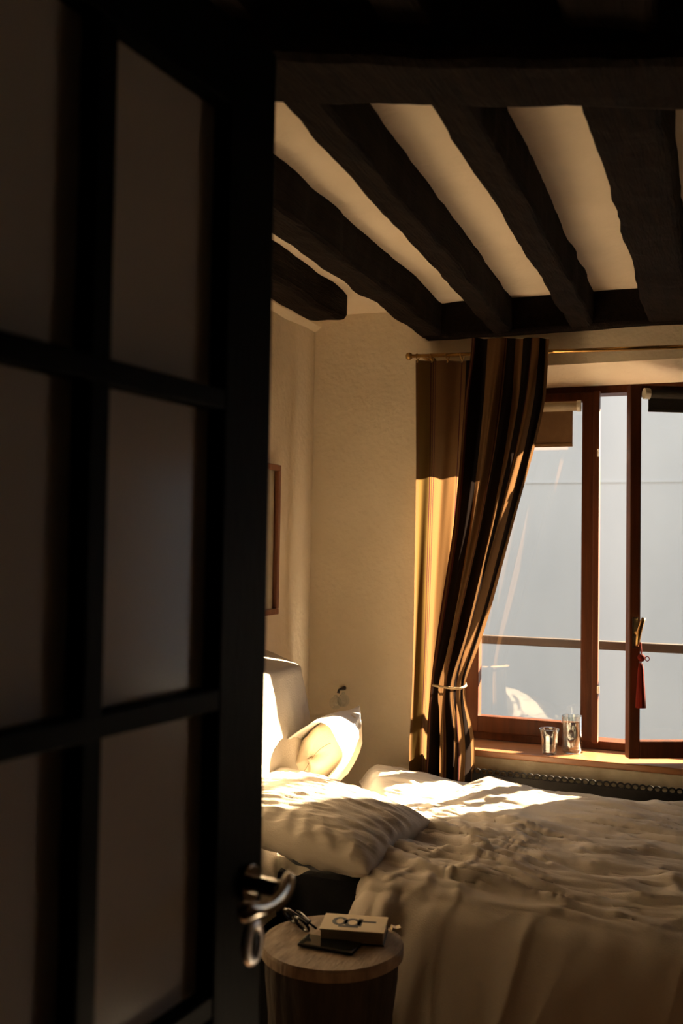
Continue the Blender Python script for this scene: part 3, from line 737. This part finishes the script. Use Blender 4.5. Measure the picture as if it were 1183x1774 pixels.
# the second pillow: stands against the headboard, its open case showing the ticking inside
nc = at_y(528, 1316, 2.98)
pl2 = empty('pillow', tuple(nc)); p2o = (0, 0, 0)
tag(pl2, 'sunlit white pillow propped on the headboard, ticking showing at its open end', 'pillow')
wa = Vector((math.cos(math.radians(40)), 0, math.sin(math.radians(40)))); tb = Vector((-wa.z, 0, wa.x))
la = Vector((0.10, 1.0, 0.02)).normalized()
def tubeform(Wf, Tf, l0, l1, nl, na, seed, wr, pw=0.75):
    Lq, Aq = np.meshgrid(np.linspace(0, 1, nl), np.linspace(0, 2 * math.pi, na, endpoint=False), indexing='ij')
    W = Wf(Lq); T = Tf(Lq)
    ca, sa = np.cos(Aq), np.sin(Aq)
    w = W * np.sign(ca) * np.abs(ca) ** 0.85; t = T * np.sign(sa) * np.abs(sa) ** pw * 1.0
    cre = wr * (ridge(Lq * 3 + ca, sa * 3 + Lq * 2, seed) - 0.4)
    w = w + cre * ca; t = t + cre * sa * (T > 0.01)
    l = l0 + (l1 - l0) * Lq + 0.012 * np.sin(Aq * 3 + seed) * (1 - Lq)
    th = np.radians(40 + 36 * np.clip(l / 0.32, 0, 1))     # the far end stands steeper than the near one
    P = [w * np.cos(th) - t * np.sin(th) + l * la.x, l * la.y, w * np.sin(th) + t * np.cos(th) + l * la.z]
    return P
P = tubeform(lambda l: 0.140 - 0.03 * l ** 2 + 0.018 * l ** 6, lambda l: 0.088 * np.clip(1 - l ** 2.6, 0, 1) ** 0.8 + 0.002, 0.0, 0.33, 50, 72, 5, 0.007)
g = Geo(); g.grid(*P, closed_v=True)
P2 = tubeform(lambda l: 0.140 - 0.03 * l, lambda l: 0.088 - 0.018 * l, 0.0, 0.12, 14, 72, 5, 0.007)       # the hem turned in
b0 = len(g.f); g.grid(*P2, closed_v=True); g.f[b0:] = [tuple(reversed(q)) for q in g.f[b0:]]
case = g.build('pillowcase', M['linen2'], parent=pl2, smooth=True)
P3 = tubeform(lambda l: 0.124 * np.sqrt(np.clip(1 - (1 - l) ** 4.0, 0, 1)), lambda l: 0.078 * np.sqrt(np.clip(1 - (1 - l) ** 4.0, 0, 1)), 0.022, 0.22, 34, 60, 9, 0.008)
g = Geo(); g.grid(*P3, closed_v=True); g.f.append(tuple(range(60)))
inner = g.build('inner_pillow', M['ticking'], parent=pl2, smooth=True)
sp = []
for t in np.linspace(-0.8, 0.8, 14):
    q = wa * (0.105 * t) + tb * (-0.012 + 0.012 * math.sin(3 * t)) + la * (0.020 + 0.04 * t * t); sp.append(q)
Geo().tube(sp, 0.0010, 6).build('seam', M['cord'], parent=inner, smooth=True)

# ------------------------------------------------------------------ picture on the left wall
pa_ = at_x(486, 806, UL + 0.03); pb_ = at_x(483, 1064, UL + 0.03)
pz1, pz0 = pa_.z, pb_.z; pv1 = (pa_.y + pb_.y) / 2; pv0 = pv1 - 0.42
pic = empty('picture_frame', (UL, (pv0 + pv1) / 2, pz0)); pico = tuple(pic.location)
fw = 0.022
for lo, hi in (((UL + 0.002, pv0, pz0), (UL + 0.032, pv1, pz0 + fw)), ((UL + 0.002, pv0, pz1 - fw), (UL + 0.032, pv1, pz1)),
               ((UL + 0.002, pv0, pz0 + fw), (UL + 0.032, pv0 + fw, pz1 - fw)), ((UL + 0.002, pv1 - fw, pz0 + fw), (UL + 0.032, pv1, pz1 - fw))):
    Geo().box(lo, hi).build('frame_bar', M['frame'], parent=pic, bevel=0.003, origin=pico)
Geo().box((UL + 0.004, pv0 + fw, pz0 + fw), (UL + 0.014, pv1 - fw, pz1 - fw)).build('mount', M['apron'], parent=pic, origin=pico)
Geo().box((UL + 0.013, pv0 + 0.09, pz0 + 0.10), (UL + 0.0155, pv1 - 0.09, pz1 - 0.10)).build('print', M['print'], parent=pic, origin=pico)
Geo().box((UL + 0.020, pv0 + fw, pz0 + fw), (UL + 0.022, pv1 - fw, pz1 - fw)).build('glazing', M['pane'], parent=pic, origin=pico)
tag(pic, 'picture in a thin reddish wooden frame on the left wall', 'picture')

# ------------------------------------------------------------------ clear glass wall lamp behind the headboard
gc = at_y(587, 1213, 3.715)
lamp = empty('wall_lamp', (gc.x, VB, gc.z)); lo_ = tuple(lamp.location)
cap = at_y(587, 1195, 3.72)
Geo().tube([(cap.x, VB - 0.002, cap.z), (cap.x, 3.72, cap.z), (cap.x, 3.715, cap.z - 0.012)], [0.009, 0.004, 0.006], 12).build('bracket', M['blackmetal'], parent=lamp, smooth=True, origin=lo_)
for dx, dz in ((-0.014, -0.012), (0.019, 0.0)):
    c = (gc.x + dx, 3.715, gc.z + dz)
    prof = [(0.006, 0.032)] + [(0.026 * math.sin(a), 0.026 * math.cos(a)) for a in np.linspace(0.35, math.pi - 0.05, 16)]
    prof2 = [(max(0.002, r - 0.0015), z) for r, z in reversed(prof)]
    Geo().lathe(prof + prof2, c, 24).build('glass_globe', M['pane'], parent=lamp, smooth=True, origin=lo_)
tag(lamp, 'small wall lamp of two clear glass globes beside the headboard', 'wall lamp')

# ------------------------------------------------------------------ drinking glasses on the sill
ZS = WS - 0.003
c = at_z(951, 1306, ZS)
g = Geo(); n = 40
def facet(prof, c, n=40, fac=0.0):
    g = Geo(); b = 0; m = len(prof)
    for i, (r, z, q) in enumerate(prof):
        for k in range(n):
            a = 2 * math.pi * k / n
            rr = r * (1 + q * (abs(math.cos(a * 5)) - 0.6))
            g.v.append((c[0] + rr * math.cos(a), c[1] + rr * math.sin(a), c[2] + z))
    for i in range(m - 1):
        for k in range(n):
            k2 = (k + 1) % n; g.f.append((i * n + k, i * n + k2, (i + 1) * n + k2, (i + 1) * n + k))
    g.f.append(tuple(reversed(range(n)))); g.f.append(tuple((m - 1) * n + k for k in range(n)))
    return g
tum = facet([(0.022, 0.0005, 0), (0.0265, 0.002, 0.03), (0.0275, 0.01, 0.05), (0.0325, 0.060, 0.05), (0.0345, 0.066, 0.0), (0.0375, 0.092, 0), (0.0365, 0.0935, 0), (0.0353, 0.092, 0), (0.0320, 0.066, 0), (0.0300, 0.058, 0), (0.0250, 0.014, 0), (0.020, 0.011, 0)], (0, 0, 0))
o = tum.build('tumbler', M['glass'], smooth=True); o.location = c
tag(o, 'short faceted glass tumbler on the window sill', 'glass')
c = at_z(990, 1304, ZS)
jar = facet([(0.030, 0.0005, 0), (0.0345, 0.003, 0), (0.036, 0.012, 0), (0.0385, 0.07, 0), (0.0385, 0.138, 0), (0.0378, 0.1395, 0), (0.0365, 0.138, 0), (0.0362, 0.07, 0), (0.0335, 0.016, 0), (0.026, 0.012, 0)], (0, 0, 0))
o = jar.build('tall_glass', M['glass'], smooth=True); o.location = c
tag(o, 'tall straight drinking glass beside the tumbler', 'glass')

# red tassel hanging on the sash handle
th = at_y(1111, 1128, free[1] - 0.045 + 0.02)
tz = empty('tassel', tuple(th)); to = tuple(th)
zt = th.z
b1 = at_y(1110, 1150, th.y); b2_ = at_y(1109, 1226, th.y)
hgt = b1.z - b2_.z
Geo().tube([(th.x - 0.004, th.y + 0.01, zt + 0.03), (th.x, th.y, zt), (b1.x, th.y, b1.z)], 0.0025, 8).build('cord', M['red'], parent=tz, smooth=True, origin=to)
Geo().lathe([(0.003, 0.0), (0.012, -0.006), (0.014, -0.014), (0.010, -0.022), (0.007, -0.026)], (th.x, th.y, zt - 0.01), 16).build('knot', M['red'], parent=tz, smooth=True, origin=to)
Geo().tube([(th.x + 0.020 + 0.007 * math.cos(a), th.y, zt - 0.026 + 0.008 * math.sin(a)) for a in np.linspace(0, 2 * math.pi, 16, endpoint=False)], 0.0018, 6, closed=True).build('loop', M['red'], parent=tz, smooth=True, origin=to)
g = facet([(0.004, 0.002, 0), (0.007, 0.0, 0.05), (0.010, -0.02, 0.05), (0.0135, -hgt * 0.5, 0.08), (0.018, -hgt, 0.10), (0.010, -hgt + 0.002, 0)], (b1.x, th.y, b1.z))
g.build('skirt', M['red'], parent=tz, smooth=True, origin=to)
tag(tz, 'red silk tassel hanging from the ajar sash', 'tassel')

# ------------------------------------------------------------------ bedside stool with things on it
ZT = 0.60
sc_ = at_z(575, 1630, ZT); rs = (at_z(697, 1630, ZT) - at_z(452, 1630, ZT)).length / 2
st = empty('stool', (sc_.x, sc_.y, 0)); 
n = 72
g = Geo()
angs = np.linspace(0, 2 * math.pi, n, endpoint=False)
wob = 1 + 0.03 * (fbm(np.cos(angs) * 1.6 + 5, np.sin(angs) * 1.6 + 5, 83) - 0.5) * 2
prof = [(1.0, -0.026), (1.0, -0.006), (0.985, 0.0), (0.80, 0.0005), (0.5, 0.0), (0.2, 0.0005), (0.02, 0.0)]
A, B = np.meshgrid(np.arange(len(prof)), np.arange(n), indexing='ij'); pr = np.array(prof)
R = rs * pr[A, 0] * wob[B]
g.grid(R * np.cos(angs[B]), R * np.sin(angs[B]), ZT + pr[A, 1], closed_v=True)
g.f.append(tuple((len(prof) - 1) * n + k for k in range(n)))
g.build('top', M['stool'], parent=st, smooth=False)
prof = [(0.86, 0.0), (0.88, 0.03), (0.86, 0.15), (0.85, 0.30), (0.87, 0.45), (0.93, 0.53), (0.95, ZT - 0.026)]
A, B = np.meshgrid(np.arange(len(prof)), np.arange(n), indexing='ij'); pr = np.array(prof)
R = rs * pr[A, 0] * (1 + 0.05 * (fbm(np.cos(angs[B]) * 5, np.sin(angs[B]) * 5 + A * 0.3, 87) - 0.5) * 2)
g = Geo(); g.grid(R * np.cos(angs[B]), R * np.sin(angs[B]), pr[A, 1], closed_v=True); g.f.append(tuple(reversed(range(n))))
g.build('trunk', M['bark'], parent=st, smooth=True)
tag(st, 'round pale wooden stump stool used as bedside table', 'stool')

# book
q = [at_z(566, 1584, ZT + 0.030), at_z(676, 1590, ZT + 0.030), at_z(662, 1619, ZT + 0.030), at_z(551, 1609, ZT + 0.030)]
bc = (q[0] + q[1] + q[2] + q[3]) / 4
ex = ((q[1] - q[0]) + (q[2] - q[3])) / 2; bw = ex.length; ey = ((q[0] - q[3]) + (q[1] - q[2])) / 2; bd = ey.length
bk = empty('book', (bc.x, bc.y, ZT + 0.001), math.atan2(ex.y, ex.x))
w2_, d2_ = bw / 2, min(bd, 0.16) / 2
Geo().box((-w2_, -d2_, 0), (w2_, d2_, 0.003)).build('back_cover', M['ink'], parent=bk, bevel=0.001)
Geo().box((-w2_ + 0.003, -d2_ + 0.003, 0.003), (w2_ - 0.003, d2_ - 0.001, 0.028)).build('page_block', M['paper'], parent=bk, bevel=0.001)
Geo().box((-w2_, -d2_, 0.028), (w2_, d2_, 0.031)).build('front_cover', M['cover'], parent=bk, bevel=0.001)
Geo().box((-w2_, d2_ - 0.002, 0), (w2_, d2_ + 0.001, 0.031)).build('spine', M['cover'], parent=bk, bevel=0.001)
# black emblem on the cover: two loops and a long stroke
g = Geo()
def flatring(g, cx_, cy_, rx, ry, th, z, n=28):
    b = len(g.v)
    for rr in (1.0, 0.0):
        for k in range(n):
            a = 2 * math.pi * k / n
            g.v.append((cx_ + (rx - th * (1 - rr)) * math.cos(a), cy_ + (ry - th * (1 - rr)) * math.sin(a), z))
    for k in range(n):
        k2 = (k + 1) % n; g.f.append((b + k, b + k2, b + n + k2, b + n + k))
zz = 0.0314
flatring(g, -0.034, 0.004, 0.018, 0.025, 0.009, zz); flatring(g, -0.004, 0.000, 0.020, 0.025, 0.010, zz)
g.box((-0.034, -0.030, zz - 0.0003), (0.012, -0.020, zz)); g.box((0.010, 0.006, zz - 0.0003), (0.050, 0.015, zz)); g.box((0.008, -0.02, zz - 0.0003), (0.018, 0.026, zz))
g.build('cover_emblem', M['ink'], parent=bk)
tag(bk, 'cream paperback book with black emblem on the stool', 'book')

# phone lying in front of the book
q0 = at_z(505, 1634, ZT); q1 = at_z(606, 1652, ZT); q2 = at_z(620, 1638, ZT)
pc = (at_z(505, 1634, ZT) + at_z(605, 1652, ZT) + at_z(545, 1630, ZT) + at_z(630, 1645, ZT)) / 4
ex = q1 - q0
ph = empty('phone', (pc.x, pc.y, ZT + 0.001), math.atan2(ex.y, ex.x))
Geo().box((-0.066, -0.031, 0), (0.066, 0.031, 0.008)).build('body', M['acetate'], parent=ph, bevel=0.0025)
Geo().box((-0.063, -0.028, 0.0078), (0.063, 0.028, 0.0084)).build('screen', M['screen'], parent=ph)
tag(ph, 'dark mobile phone lying before the book on the stool', 'phone')

# spectacles, folded
sc0 = at_z(520, 1607, ZT)
sp_ = empty('spectacles', (sc0.x, sc0.y, ZT + 0.001), math.radians(-38))
def rim(cx_):
    return [(cx_ + 0.024 * math.cos(a), 0.0 + 0.003 * math.cos(a), 0.022 + 0.019 * math.sin(a)) for a in np.linspace(0, 2 * math.pi, 24, endpoint=False)]
for cx_ in (-0.030, 0.030):
    Geo().tube(rim(cx_), 0.0036, 8, closed=True).build('rim', M['acetate'], parent=sp_, smooth=True)
    g = Geo(); g.prism([(cx_ + 0.022 * math.cos(a), 0.022 + 0.017 * math.sin(a)) for a in np.linspace(0, 2 * math.pi, 24, endpoint=False)], -0.0005, 0.0005); g.build('lens', M['pane'], parent=sp_)
Geo().tube([(-0.007, 0, 0.027), (0, 0.003, 0.031), (0.007, 0, 0.027)], 0.0026, 8).build('bridge', M['acetate'], parent=sp_, smooth=True)
Geo().tube([(-0.056, 0.002, 0.028), (-0.050, 0.010, 0.026), (0.025, 0.016, 0.012), (0.055, 0.018, 0.004)], 0.0028, 8).build('temple', M['acetate'], parent=sp_, smooth=True)
Geo().tube([(0.056, 0.002, 0.028), (0.050, 0.016, 0.026), (-0.025, 0.024, 0.012), (-0.055, 0.026, 0.004)], 0.0028, 8).build('temple', M['acetate'], parent=sp_, smooth=True)
sp_.rotation_euler = (math.radians(32), 0, math.radians(-38))
tag(sp_, 'black-rimmed spectacles folded on the stool left of the book', 'spectacles')

# small folded paper slip behind the book
c = at_z(686, 1610, ZT)
g = Geo(); g.prism([(-0.012, 0), (0.012, 0), (0.010, 0.006), (0.0, 0.0035), (-0.010, 0.007)], -0.010, 0.010)
o = g.build('paper_slip', M['cover']); o.location = (c.x, c.y, ZT + 0.001); o.rotation_euler = (0, 0, 0.5)
tag(o, 'small cream folded slip beside the book on the stool edge', 'paper slip')
